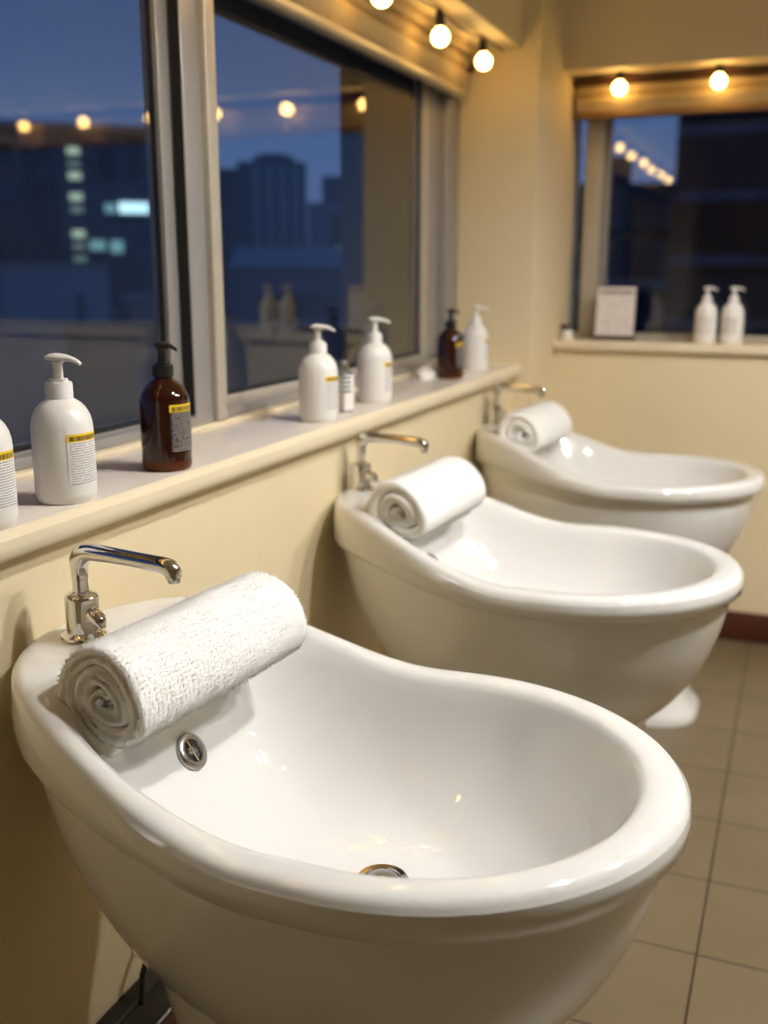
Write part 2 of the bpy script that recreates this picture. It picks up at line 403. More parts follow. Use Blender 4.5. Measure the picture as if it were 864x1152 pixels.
# ------------------------------------------------------------------ string lights
def string_light(name, pts, cable, ceilz, label):
    root = empty(name, pts[0], label, 'string light')
    inv = Matrix.Translation(-Vector(pts[0]))
    c = tube('cable', cable, .0032, M['black'], None, 8); kid(c, root)
    for i, p in enumerate(pts):
        p = Vector(p)
        tilt = Matrix.Rotation(radians(random.uniform(-7, 7)), 4, 'Y') @ Matrix.Rotation(radians(random.uniform(-7, 7)), 4, 'X')
        top = Vector((p.x, p.y, p.z + .062))
        m4 = Matrix.Translation(top) @ tilt
        s = lathe('socket', [(.004, .012), (.010, .006), (.013, -.004), (.0145, -.012), (.0145, -.032), (.012, -.036), (0, -.036)], M['black'], None, 20, m4)
        kid(s, root)
        prof = [(.0, -.034), (.010, -.034), (.012, -.038)] + [(.026 * sin(a), -.062 + .026 * cos(a)) for a in [radians(d) for d in range(32, 180, 12)]] + [(0, -.088)]
        b = lathe('bulb', prof, M['bulb'], None, 24, m4); kid(b, root)
    return root
LX = -1.055
ly = [.34, .78, 1.2, 1.66, 2.10, 2.55, 3.02, 3.42]
pts = [(LX + (.004 if i % 2 else -.004), y, 2.058) for i, y in enumerate(ly)]
cab = [(LX, -.5, 2.13)]
for i, p in enumerate(pts):
    cab.append((p[0], p[1], 2.128))
    if i < len(pts) - 1: cab.append(((p[0] + pts[i + 1][0]) / 2 + .008, (p[1] + pts[i + 1][1]) / 2, 2.112))
cab.append((LX + .01, 3.64, 2.132))
string_light('string_light', pts, smooth_path(cab, 6), 2.137, 'string of round warm bulbs under the bulkhead over the left window')
fx = [-.725 + .355 * i for i in range(6)]
pts = [(x, 4.10, 2.062) for x in fx]
cab = [(-.91, 4.10, 2.108)]
for i, p in enumerate(pts):
    cab.append((p[0], p[1], 2.118 - .004))
    if i < len(pts) - 1: cab.append(((p[0] + pts[i + 1][0]) / 2, 4.10, 2.100))
cab.append((1.45, 4.10, 2.11))
string_light('string_light', pts, smooth_path(cab, 6), 2.118, 'string of round warm bulbs in front of the far window blind')

# ------------------------------------------------------------------ ceiling lights (the room's own lamps)
def ceiling_light(x, y, label):
    r = empty('ceiling_light', (x, y, ZC), label, 'ceiling light', 'round ceiling downlights')
    T_ = Matrix.Translation((x, y, ZC))
    kid(lathe('light_can', [(.0, -.001), (.138, -.001), (.138, -.055), (.134, -.058), (.128, -.058), (.126, -.055), (.124, -.012), (.0, -.011)], M['can'], None, 48, T_, cap=False), r)
    kid(lathe('diffuser', [(0, -.022), (.060, -.022), (.062, -.018), (.060, -.013), (0, -.013)], M['diff'], None, 48, T_), r)
for x, y, l in ((.42, 1.55, 'round ceiling downlight over the front of the nearest basin'), (1.05, 1.95, 'round ceiling downlight right of the nearest basin'),
                (1.25, 2.60, 'round ceiling downlight right of the farthest basin')):
    ceiling_light(x, y, l)

# ------------------------------------------------------------------ foot basins
def sst(a, b, x):
    t = max(0, min(1, (x - a) / (b - a))); return t * t * (3 - 2 * t)
BXB, BXF, BB, SM = -.979, -.077, .314, .624
XM = BXB + SM * (BXF - BXB); LEN = BXF - BXB
def zrim(x):
    u = (x - BXB) / LEN
    return .900 - .108 * sst(.08, .54, u) + .008 * max(0, min(1, (u - .54) / .46))
def hap(x):
    return .098 - .050 * sst(.08, .54, (x - BXB) / LEN)
def splan(a, xb, xf, b, nb, nf, xm):
    c, s = cos(a), sin(a); n = nb if c < 0 else nf
    ax = (xm - xb) if c < 0 else (xf - xm)
    return (xm + ax * math.copysign(abs(c) ** (2 / n), c), b * math.copysign(abs(s) ** (2 / n), s))
NT = 144
def outer_pt(a, ins):
    return splan(a, BXB + ins, BXF - ins, BB - ins, 2.25, 1.95, XM)
def inner_pt(a, ins):
    return splan(a, -.842 + ins, BXF - .050 - ins, BB - .046 - ins, 4.0, 2.0, XM)

def make_basin(yc):
    root = empty('foot_basin', (0, yc, 0), 'x', 'basin', 'white pedestal basins along the window wall')
    bm = bmesh.new(); rings = []; matid = []
    def ring(f): rings.append([bm.verts.new(f(2 * pi * k / NT)) for k in range(NT)])
    # outside bowl, bottom to top
    ZB = .385
    for i in range(0, 19):
        t = (pi / 2) * (1 - i / 18)            # pi/2 bottom -> 0 top
        def f(a, t=t):
            x, y = outer_pt(a, .021)
            zt = zrim(x) - hap(x) - .002
            k = max(.02, cos(t)) ** .72
            cx = -.50
            return (cx + (x - cx) * k, y * k, zt + (ZB - zt) * sin(t) ** 1.25)
        ring(f)
    prof = [(.004, -1.0, -.001), (.001, -1.0, .004), (-.001, -.9, 0), (-.002, -.5, 0), (0, -.28, 0)]
    for ins, hz, dz in prof:
        def f(a, ins=ins, hz=hz, dz=dz):
            x, y = outer_pt(a, ins); return (x, y, zrim(x) + hz * hap(x) + dz)
        ring(f)
    for ins, dz in ((.001, -.0165), (.004, -.009), (.009, -.0035), (.015, -.0008), (.021, 0)):
        def f(a, ins=ins, dz=dz):
            x, y = outer_pt(a, ins); return (x, y, zrim(x) + dz)
        ring(f)
    for w in (.33, .66, 1.0):
        def f(a, w=w):
            x0, y0 = outer_pt(a, .021); x1, y1 = inner_pt(a, 0)
            x, y = x0 + (x1 - x0) * w, y0 + (y1 - y0) * w
            return (x, y, zrim(x) - (.0015 if w == 1 else 0))
        ring(f)
    for ins, dz in ((.006, -.0045), (.012, -.012)):
        def f(a, ins=ins, dz=dz):
            x, y = inner_pt(a, ins); return (x, y, zrim(x) + dz)
        ring(f)
    n_dry = len(rings)
    ZF = .603; CX = -.463
    for i in range(1, 23):
        k = 1 - i / 23
        k = k ** .9
        def f(a, k=k):
            x, y = inner_pt(a, .013); z0 = zrim(x) - .014
            return (CX + (x - CX) * k, y * k, ZF + (z0 - ZF) * k ** 3.2)
        ring(f)
    for j, (A, B) in enumerate(zip(rings, rings[1:])):
        for k in range(NT):
            k2 = (k + 1) % NT
            fc = bm.faces.new((A[k], A[k2], B[k2], B[k])); fc.material_index = 1 if j >= n_dry + 3 else 0
    bm.faces.new(rings[0][::-1])
    cv = bm.verts.new((CX, 0, ZF - .002))
    L_ = rings[-1]
    for k in range(NT):
        fc = bm.faces.new((L_[k], L_[(k + 1) % NT], cv)); fc.material_index = 1
    from_bm('bowl', bm, [M['porcelain'], M['porcelain_wet']], root, True, 70)
    # pedestal: flared foot, waist, widening under the bowl
    bm = bmesh.new(); rs = []
    for z, ax, ay, cx in ((0, .285, .185, -.505), (.018, .285, .185, -.505), (.030, .274, .178, -.505), (.06, .250, .162, -.505), (.11, .230, .147, -.505), (.19, .217, .138, -.505), (.32, .232, .146, -.51), (.42, .26, .155, -.515), (.50, .275, .16, -.515)):
        rs.append([bm.verts.new((cx + ax * math.copysign(abs(cos(a)) ** (2 / 3.0), cos(a)), ay * math.copysign(abs(sin(a)) ** (2 / 3.0), sin(a)), z)) for a in [2 * pi * k / 96 for k in range(96)]])
    for A, B in zip(rs, rs[1:]):
        for k in range(96): bm.faces.new((A[k], A[(k + 1) % 96], B[(k + 1) % 96], B[k]))
    bm.faces.new(rs[0][::-1]); bm.faces.new(rs[-1])
    from_bm('pedestal', bm, M['porcelain'], root, True, 60)
    # overflow fitting on the back slope
    k = .757
    nrm = Vector((.84, 0, .54)).normalized()
    p = Vector((-.742, 0, .742))
    # exact point and slope on the inner wall
    def wall(kk):
        x, y = inner_pt(pi, .013); z0 = zrim(x) - .014
        return Vector((CX + (x - CX) * kk, 0, ZF + (z0 - ZF) * kk ** 3.2))
    kk = .80
    p = wall(kk); tg = (wall(kk + .01) - wall(kk - .01)).normalized(); nrm = Vector((tg.z, 0, -tg.x)).normalized()
    if nrm.x < 0: nrm = -nrm
    m4 = Matrix.Translation(p) @ nrm.to_track_quat('Z', 'Y').to_matrix().to_4x4()
    ov = lathe('overflow_ring', [(.0155, .0015), (.017, .0065), (.024, .007), (.0275, .0045), (.0285, -.004), (.014, -.005)], M['chrome_d'], root, 40, m4, cap=False)
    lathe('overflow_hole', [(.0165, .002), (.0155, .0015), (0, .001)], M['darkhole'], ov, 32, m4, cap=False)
    bm = bmesh.new(); bm_lathe(bm, [(0, .0055), (.005, .005), (.0065, .002)], 20, m4)
    bm_box(bm, -.0014, .0014, -.016, .016, .002, .0045)
    vs = [v for v in bm.verts][-8:]
    for v in vs: v.co = m4 @ v.co
    from_bm('overflow_grille', bm, M['chrome'], ov, True, 40)
    # drain
    dr = lathe('drain', [(.034, -.004), (.036, .001), (.033, .0035), (.026, .003), (.024, .0), (.0, .0)], M['chrome'], root, 48, Matrix.Translation((CX, 0, ZF + .002)))
    lathe('drain_plug', [(.021, .0), (.0215, .003), (.018, .0065), (.008, .0085), (0, .009)], M['chrome_d'], dr, 40, Matrix.Translation((CX, 0, ZF + .002)))
    return root

b1 = make_basin(1.128)
b1['label'] = 'nearest white pedestal basin in the foreground, its chrome overflow ring and drain showing'
b2 = copy_tree(b1); b2.location.y = 2.152
b2['label'] = 'middle white pedestal basin, between the foreground and the farthest one'
b3 = copy_tree(b1); b3.location.y = 3.247
b3['label'] = 'farthest white pedestal basin, closest to the far window'

# ------------------------------------------------------------------ faucets
def make_faucet():
    r = empty('faucet', (0, 0, 0), 'x', 'faucet', 'chrome faucets on the basins')
    lathe('faucet_base', [(0, 0), (.031, 0), (.032, .002), (.031, .005), (.026, .008), (.0245, .010), (0, .010)], M['chrome'], r, 40)
    body = lathe('faucet_body', [(0, .008), (.0235, .008), (.0235, .058), (.0225, .061), (.020, .063), (.0125, .064), (0, .064)], M['chrome'], r, 40)
    lathe('collar', [(.0, .060), (.0135, .060), (.0135, .066), (.0115, .068), (.0105, .086), (.0118, .087), (.0118, .092), (0, .093)], M['chrome'], r, 32)
    path = [(0, 0, .085), (0, 0, .104), (.0016, 0, .112), (.006, 0, .119), (.013, 0, .1235), (.022, 0, .1255), (.05, 0, .1245), (.085, 0, .1225), (.118, 0, .1205), (.131, 0, .1195), (.1395, 0, .1165), (.1435, 0, .111), (.1445, 0, .1035)]
    rad = [(.0095, .0095), (.0105, .0105), (.012, .0125), (.0125, .0125), (.0125, .0115), (.0122, .0105), (.0118, .0095), (.0112, .009), (.011, .009), (.011, .0095), (.0105, .0105), (.010, .010), (.0095, .0095)]
    path = [(x * 1.07, y, z) for x, y, z in path]; rad = [(u * 1.18, v * 1.18) for u, v in rad]
    sp = tube('spout', path, rad, M['chrome'], r, 24)
    lathe('aerator', [(0, .097), (.0078, .097), (.0086, .099), (.0086, .106), (0, .107)], M['chrome_d'], r, 24, Matrix.Translation((.1546, 0, 0)))
    hp = [(.016, -.004, .034), (.026, -.007, .036), (.034, -.010, .034), (.040, -.012, .029), (.0435, -.013, .022)]
    tube('lever', hp, [(.011, .011), (.0125, .012), (.012, .010), (.009, .007), (.005, .004)], M['chrome'], r, 20)
    return r
fc = make_faucet()
fl = ['chrome lever faucet on the nearest basin, beside the fuzzy rolled towel', 'chrome lever faucet on the middle basin', 'small chrome lever faucet on the farthest basin, under the ledge end']
for i, (x, y, rz, sc) in enumerate(((-.905, 1.100, 0, 1.0), (-.940, 2.160, radians(3), 1.0), (-.944, 3.300, 0, 1.0))):
    o = fc if i == 0 else copy_tree(fc)
    o.location = (x, y, .8985); o.rotation_euler = (0, 0, rz); o['label'] = fl[i]
    for k in bpy.data.objects:
        pass

# ------------------------------------------------------------------ rolled towels
def make_towel(name, length, R, squash, tilt, seed, fuzz, turns=3.1):
    """rolled terry towel: one spiral strip swept along its length (axis = local Y)"""
    rnd = random.Random(seed)
    bm = bmesh.new()
    n = 150; ny = 44
    th0, th1 = .25, 2 * pi * turns
    pitch = (R - .006) / turns
    t = pitch * .955
    off = Vector((seed * 3.1, 0, 0))
    def cen(th):
        r = .005 + pitch * th / (2 * pi) - t / 2
        wob = 1 + .045 * sin(2 * th + seed) + .03 * sin(3 * th + 2 * seed)
        return max(.0030, r) * wob
    def pt(th, side, v):
        r = cen(th) + side * min(t / 2, cen(th) * .7) * (.25 + .75 * min(1, (th1 - th) / .35)) * min(1, .35 + (th - th0) / .6)
        a = th + seed
        x, z = r * cos(a), r * sin(a)
        x, z = x * 1.0, z * squash
        ca, sa = cos(tilt), sin(tilt)
        x, z = x * ca - z * sa, x * sa + z * ca
        return x, z
    y0 = -length / 2
    ths = [th0 + (th1 - th0) * (i / (n - 1)) ** .8 for i in range(n)]
    loop = [(th, 1) for th in ths] + [(th, -1) for th in reversed(ths)]
    rows = []
    for j in range(ny + 1):
        v = j / ny
        e = min(v, 1 - v) * length
        rnd_ = .0035 * max(0, 1 - e / .006) ** 2       # rounded hem edge
        row = []
        for th, sd in loop:
            x, z = pt(th, sd, v)
            fr = th / th1
            # telescoping of the roll and soft lumps
            tele = .003 * sin(th * 1.3 + seed) * (1 if v < .5 else -1) * max(0, 1 - e / .05)
            nz = noise.noise(Vector((x * 14, v * length * 12, z * 14)) + off)
            k = 1 + (.035 * nz + .012 * noise.noise(Vector((x * 45, v * length * 40, z * 45)) + off)) * (fr > .6)
            d = Vector((x, 0, z)); ln = d.length or 1
            k -= sd * rnd_ / ln * .8
            row.append(bm.verts.new((x * k, y0 + v * length + tele, z * k)))
        rows.append(row)
    m = len(loop)
    for A, B in zip(rows, rows[1:]):
        for k in range(m):
            bm.faces.new((A[k], A[(k + 1) % m], B[(k + 1) % m], B[k]))
    for row, sgn in ((rows[0], 1), (rows[-1], -1)):
        for i in range(n - 1):
            bm.faces.new((row[i], row[i + 1], row[2 * n - 2 - i], row[2 * n - 1 - i]))
    bmesh.ops.recalc_face_normals(bm, faces=bm.faces)
    if fuzz:
        bm.faces.ensure_lookup_table(); bm.normal_update()
        fs = [f for f in bm.faces]
        outer = []
        for j in range(ny):
            for k in range(n - 1):
                if ths[k] > 2 * pi * (turns - 1.15): outer.append(fs[j * m + k])
        caps = fs[ny * m:]
        spikes = []
        for f in rnd.choices(outer, k=fuzz) + rnd.choices(caps, k=fuzz // 8):
            vs = f.verts; w = [rnd.random() for _ in vs]; sm = sum(w)
            p = Vector((0, 0, 0))
            for v_, ww in zip(vs, w): p += v_.co * (ww / sm)
            fn = f.normal.copy()
            d = (fn + Vector((rnd.uniform(-.7, .7), rnd.uniform(-.7, .7), rnd.uniform(-.7, .7)))).normalized()
            a_ = fn.orthogonal().normalized(); b_ = fn.cross(a_)
            h = rnd.uniform(.0022, .0058); wd = rnd.uniform(.0006, .0010)
            base = [p - fn * .0004 + (a_ * cos(q) + b_ * sin(q)) * wd for q in (0, 2.094, 4.189)]
            spikes.append((base, p + d * h, fn))
        nbase = len(bm.faces)
        for base, tip, fn in spikes:
            bv = [bm.verts.new(q) for q in base]; tv = bm.verts.new(tip)
            for q in range(3): bm.faces.new((bv[q], bv[(q + 1) % 3], tv))
        me = bpy.data.meshes.new(name); bm.to_mesh(me); bm.free()
        for p in me.polygons: p.use_smooth = True
        cn = [(0.0, 0.0, 0.0)] * len(me.loops)
        for i, p in enumerate(me.polygons):
            if i >= nbase:
                fn = spikes[(i - nbase) // 3][2]
                for li in p.loop_indices: cn[li] = tuple(fn)
        me.normals_split_custom_set(cn)
        return link(name, me, M['towel'])
    me = bpy.data.meshes.new(name); bm.to_mesh(me); bm.free()
    for p in me.polygons: p.use_smooth = True
    return link(name, me, M['towel'])
tw = [((-.728, 1.112, .893), .365, .084, .94, radians(-36), radians(-5), 4.8, 22000, 'fluffy white rolled towel lying across the nearest basin'),
      ((-.750, 2.125, .900), .345, .089, .84, radians(-36), radians(-4), 5.0, 12000, 'smooth white rolled towel with open centre lying across the middle basin'),
      ((-.778, 3.225, .903), .335, .090, .84, radians(-36), radians(-4), 4.7, 8000, 'white rolled towel lying across the farthest basin')]
for loc, ln, R, sq, tilt, rz, sd, fz, lab in tw:
    o = make_towel('rolled_towel', ln, R, sq, tilt, sd, fz)
    o.location = loc; o.rotation_euler = (0, 0, rz)
    tag(o, lab, 'towel', 'rolled white towels on the basins')

# ------------------------------------------------------------------ bottles
def patch(name, rfun, a0, a1, z0, z1, mat, parent, off=.0006, na=20, nz=8):
    bm = bmesh.new(); uvl = bm.loops.layers.uv.new('UVMap')
    V = [[bm.verts.new(((rfun(z) + off) * cos(a), (rfun(z) + off) * sin(a), z)) for a in [a0 + (a1 - a0) * i / na for i in range(na + 1)]] for z in [z0 + (z1 - z0) * j / nz for j in range(nz + 1)]]
    for j in range(nz):
        for i in range(na):
            f = bm.faces.new((V[j][i], V[j][i + 1], V[j + 1][i + 1], V[j + 1][i]))
            for lp, (ii, jj) in zip(f.loops, ((i, j), (i + 1, j), (i + 1, j + 1), (i, j + 1))): lp[uvl].uv = (ii / na, jj / nz)
    me = bpy.data.meshes.new(name); bm.to_mesh(me); bm.free()
    for p in me.polygons: p.use_smooth = True
    return link(name, me, mat, parent)

def make_bottle(kind, R, H, la0, la1, label_mat, header=True, lz=(.30, .80)):
    """R body radius, H height of body to the neck; pump adds the rest. base at local 0"""
    r = empty('pump_bottle', (0, 0, 0), 'x', 'bottle')
    white = kind == 'white'
    if white:
        prof = [(0, .002), (R * .80, .002), (R * .86, 0), (R * .95, .004), (R, .014), (R, H * .70), (R * .985, H * .76), (R * .93, H * .83), (R * .82, H * .895), (R * .66, H * .95), (R * .48, H * .985), (R * .40, H), (0, H)]
        bodym, pm = M['white_plastic'], M['white_pump']
    else:
        prof = [(0, .003), (R * .84, .002), (R * .90, 0), (R * .97, .003), (R, .010), (R, H * .735), (R * .98, H * .775), (R * .90, H * .83), (R * .74, H * .89), (R * .55, H * .94), (R * .41, H * .965), (R * .36, H * .985), (R * .36, H), (0, H)]
        bodym, pm = M['amber'], M['black']
    bd = lathe('bottle_body', prof, bodym, r, 56, angle=60)
    def rf(z):
        for (r0, z0), (r1, z1) in zip(prof[4:], prof[5:]):
            if z0 <= z <= z1 and z1 > z0: return r0 + (r1 - r0) * (z - z0) / (z1 - z0)
        return R
    c0 = R * (.43 if white else .42); ch = R * (.52 if white else .44)
    lathe('collar', [(0, H - .001), (c0, H - .001), (c0 * 1.02, H + .002), (c0 * 1.02, H + ch * .8), (c0 * .97, H + ch), (c0 * .72, H + ch), (c0 * .70, H + ch * 1.2), (c0 * .5, H + ch * 1.22), (0, H + ch * 1.22)], pm, r, 36)
    s = R * (.16 if white else .15)
    zt = H + ch + R * (.80 if white else .78)
    lathe('pump_stem', [(0, H + ch), (s * 1.05, H + ch), (s, zt - R * .25), (s * 1.5, zt - R * .14), (0, zt - R * .12)], pm, r, 24)
    # head: rounded button running out into a drooping nozzle
    w = R * (.36 if white else .27)
    pth = [(-w * 1.05, 0, zt - .003), (-w * .8, 0, zt - .001), (-w * .2, 0, zt), (w * .6, 0, zt - .0005), (w * 1.5, 0, zt - .002), (w * 2.2, 0, zt - .0055), (w * 2.55, 0, zt - .009)]
    hh = R * .125
    rd = [(w * .35, hh * .45), (w * .78, hh * .85), (w, hh * 1.05), (w * .82, hh), (w * .42, hh * .72), (w * .27, hh * .55), (w * .2, hh * .4)]
    tube('pump_head', smooth_path(pth, 4), [rd[min(len(rd) - 1, i // 4)] if i % 4 == 0 or i // 4 + 1 >= len(rd) else tuple(rd[i // 4][q] + (rd[i // 4 + 1][q] - rd[i // 4][q]) * (i % 4) / 4 for q in (0, 1)) for i in range((len(pth) - 1) * 4 + 1)], pm, r, 20)
    if not white:
        lathe('glass_base', [(0, .0005), (R * .90, .0002), (R * .975, .003), (R * 1.004, .010), (R * 1.004, .017), (R * .99, .0175)], M['amber_base'], r, 56, cap=False)
    if label_mat is not None:
        z0, z1 = H * lz[0], H * lz[1]
        hd = (z1 - z0) * .155 if header else 0
        lb = patch('label', rf, la0, la1, z0, z1 - hd, label_mat, r)
        if header:
            tag(patch('label_heading', rf, la0, la1, z1 - hd, z1, M['yellow'], lb), 'yellow heading band')
    return r

A = radians
def place(b, x, y, z, rz, lab, grp):
    b.location = (x, y, z); b.rotation_euler = (0, 0, rz); b['label'] = lab; b['group'] = grp
G = 'pump bottles on the left window ledge'
wb = make_bottle('white', .0445, .153, A(-44), A(36), M['label_w'], lz=(.20, .68))
place(wb, -1.003, 1.203, ZS, 0, 'white pump bottle with yellow label heading, between the cropped bottle and the nearest brown bottle', G)
o = copy_tree(wb); place(o, -1.000, 1.030, ZS, A(-4), 'white bottle cut off by the left edge of the picture', G)
ab = make_bottle('amber', .0425, .160, A(-46), A(34), M['label_d'], lz=(.22, .715))
place(ab, -1.006, 1.472, ZS, 0, 'large dark amber pump bottle with black pump, beside the window post', G)
o = copy_tree(wb); place(o, -1.013, 2.090, ZS, A(0), 'white pump bottle in front of the small clear bottle on the ledge', G)
o = copy_tree(wb); place(o, -1.030, 2.460, ZS, A(10), 'white pump bottle alone mid-ledge, behind the small clear bottle', G)
o = copy_tree(ab); place(o, -1.040, 3.105, ZS, A(0), 'smaller-looking amber pump bottle near the far end of the ledge', G)
o = copy_tree(wb); place(o, -1.056, 3.425, ZS, A(14), 'white pump bottle at the far end of the ledge, half behind the amber bottle', G)
# far ledge pair
fbt = make_bottle('white', .040, .150, A(-150), A(-55), M['label_far'], header=False, lz=(.22, .66))
place(fbt, -.358, 4.10, 1.133, 0, 'white pump bottle on the far ledge, left one of the pair', 'pump bottles on the far window ledge')
o = copy_tree(fbt); place(o, -.262, 4.10, 1.133, 0, 'white pump bottle on the far ledge, right one of the pair', 'pump bottles on the far window ledge')

# small clear bottle
cb = empty('small_bottle', (-1.030, 2.262, ZS), 'small clear bottle with grey cap and black lettering behind a white pump bottle', 'bottle', rz=A(-20))
def rrect(w, d, r, z, n=6):
    out = []
    for cx, cy, a0 in ((w - r, d - r, 0), (-w + r, d - r, 90), (-w + r, -d + r, 180), (w - r, -d + r, 270)):
        for k in range(n + 1):
            a = radians(a0 + 90 * k / n); out.append((cx + r * cos(a), cy + r * sin(a), z))
    return out
bm = bmesh.new(); rs = [[bm.verts.new(p) for p in rrect(w, w * .8, min(w * .8, r) * .98, z)] for w, r, z in ((.020, .008, 0), (.0225, .008, .003), (.0225, .008, .088), (.021, .009, .094), (.013, .012, .100), (.011, .0095, .103), (.011, .0095, .106))]
for A_, B_ in zip(rs, rs[1:]):
    for k in range(len(A_)): bm.faces.new((A_[k], A_[(k + 1) % len(A_)], B_[(k + 1) % len(B_)], B_[k]))
bm.faces.new(rs[0][::-1]); bm.faces.new(rs[-1])
from_bm('bottle_body', bm, M['clear'], cb, True, 50)
lathe('bottle_cap', [(0, .103), (.0125, .103), (.0130, .105), (.0130, .119), (.0115, .122), (0, .122)], M['chrome_d'], cb, 28)
def plane_uv(name, co, mat, parent):
    bm = bmesh.new(); uvl = bm.loops.layers.uv.new('UVMap'); vs = [bm.verts.new(c) for c in co]; f = bm.faces.new(vs)
    for lp, uv in zip(f.loops, ((0, 0), (1, 0), (1, 1), (0, 1))): lp[uvl].uv = uv
    me = bpy.data.meshes.new(name); bm.to_mesh(me); bm.free(); return link(name, me, mat, parent)
bm = bmesh.new(); uvl = bm.loops.layers.uv.new('UVMap')
rim = rrect(.0229, .0184, .0072, 0)
lo_, hi_ = [bm.verts.new((x, y, .004)) for x, y, _ in rim], [bm.verts.new((x, y, .046)) for x, y, _ in rim]
for k in range(len(rim)): bm.faces.new((lo_[k], lo_[(k + 1) % len(rim)], hi_[(k + 1) % len(rim)], hi_[k]))
from_bm('lower_label', bm, M['white_plastic'], cb, True, 50)
bm = bmesh.new(); uvl = bm.loops.layers.uv.new('UVMap')
lo_, hi_ = [bm.verts.new((x, y, .046)) for x, y, _ in rim], [bm.verts.new((x, y, .090)) for x, y, _ in rim]
n = len(rim)
for k in range(n):
    f = bm.faces.new((lo_[k], lo_[(k + 1) % n], hi_[(k + 1) % n], hi_[k]))
    for lp, uv in zip(f.loops, ((4 * k / n % 1, 0), (4 * k / n % 1 + 4 / n, 0), (4 * k / n % 1 + 4 / n, 1), (4 * k / n % 1, 1))): lp[uvl].uv = uv
from_bm('upper_label', bm, M['label_c'], cb, True, 50)

# crumpled white tissue at the back of the ledge
bm = bmesh.new()
bmesh.ops.create_icosphere(bm, subdivisions=4, radius=1)
for v in bm.verts:
    d = v.co.normalized()
    k = 1 + .30 * noise.noise(d * 2.2 + Vector((4, 1, 7))) + .14 * noise.noise(d * 6)
    v.co = Vector((d.x * .040 * k, d.y * .075 * k, max(-.001, .004 + d.z * .028 * k + .012 * d.y)))
t_ = from_bm('crumpled_cloth', bm, M['tissue'], None, True)
t_.location = (-1.115, 3.10, ZS + .0108); tag(t_, 'small crumpled white cloth on the ledge behind the far amber bottle', 'cloth')
t_.location.z = ZS + .001

# ------------------------------------------------------------------ things on the far ledge
pf = empty('notice_frame', (-.706, 4.125, 1.133), 'framed printed notice standing on the far ledge beside the window post', 'notice')
pw, ph = .079, .208
tl = Matrix.Rotation(radians(-7), 4, 'X')
def tb(name, x0, x1, y0, y1, z0, z1, mat, bev=.002, par=pf):
    bm = bmesh.new(); bm_box(bm, x0, x1, y0, y1, z0, z1, bev)
    for v in bm.verts: v.co = tl @ v.co
    return from_bm(name, bm, mat, par, True, 50)
tb('frame', -pw, pw, .002, .012, .010, ph, M['darkwood'])
tb('stand_base', -pw - .004, pw + .004, -.022, .03, 0, .012, M['darkwood'])
for v in bpy.data.objects['stand_base'].data.vertices: v.co = tl.inverted() @ v.co
pp = plane_uv('paper', [tl @ Vector(c) for c in ((-pw + .005, .0012, .016), (pw - .004, .0012, .016), (pw - .004, .0012, ph - .004), (-pw + .005, .0012, ph - .004))], M['notice'], pf)
tb('heading', -pw + .016, pw - .014, .0004, .001, ph - .030, ph - .017, M['notice_head'], 0, pp)
jar = empty('small_jar', (-.886, 4.10, 1.133), 'tiny white jar with dark lid in the corner of the far ledge', 'jar')
lathe('jar_body', [(0, 0), (.021, 0), (.023, .002), (.023, .028), (.021, .031), (0, .031)], M['white_plastic'], jar, 32)
lathe('jar_neck', [(.0, .03), (.019, .03), (.019, .044), (0, .044)], M['clear'], jar, 28)
lathe('jar_lid', [(0, .044), (.022, .044), (.0225, .046), (.0225, .056), (.021, .058), (0, .058)], M['darkwood'], jar, 32)

# ------------------------------------------------------------------ under the nearest basin
tk = empty('cable_trunking', (XW, 1.2, .085), 'black cable trunking along the wall under the basins', 'trunking')
kid(box('trunking_body', XW, XW + .035, -1.2, 3.6, .092, .196, M['black'], bev=.004), tk)
kid(box('trunking_cover', XW + .035, XW + .038, -1.2, 3.6, .100, .188, M['black'], bev=.001), tk)
CORD = [(-.945, 1.232, .186), (-.950, 1.238, .205), (-.952, 1.246, .235), (-.948, 1.268, .268), (-.942, 1.292, .297), (-.930, 1.305, .34), (-.91, 1.30, .41), (-.88, 1.28, .50)]
co = tube('power_cord', smooth_path(CORD, 6), .0055, M['black'], None, 12)
tag(co, 'black cord hanging from the nearest basin down to the trunking', 'cord')
cw = tube('thin_cable', smooth_path([(-.945, .6, .112), (-.944, 1.0, .116), (-.944, 1.35, .121), (-.944, 1.7, .117), (-.944, 2.2, .112)], 6), .0025, M['cable'], None, 8)
tag(cw, 'thin pale cable running along the black trunking', 'cable')

# ------------------------------------------------------------------ the city outside
def building(name, az0, az1, dist, top, depth, mat, label, base=-14.0, cat='building'):
    """box building whose front faces the room; az in degrees left of +Y as seen from the window side"""
    a = radians((az0 + az1) / 2); half = dist * math.tan(radians(abs(az1 - az0) / 2))
    r = empty(name, (-dist * sin(a), dist * cos(a), base), label, cat, rz=a)
    b = box('building_body', -half, half, 0, depth, 0, top - base, mat, r)
    return r, half, top - base
def bwin(r, name, x0, x1, z0, z1, mat):
    return box(name, x0, x1, -.12, .05, z0, z1, mat, r)
EYE = 1.4
def elev(row, dist, az=30.0):      # skyline heights read off the view from the room
    return EYE + dist * math.cos(radians(az - 22.2)) * (304 - row) / 1214
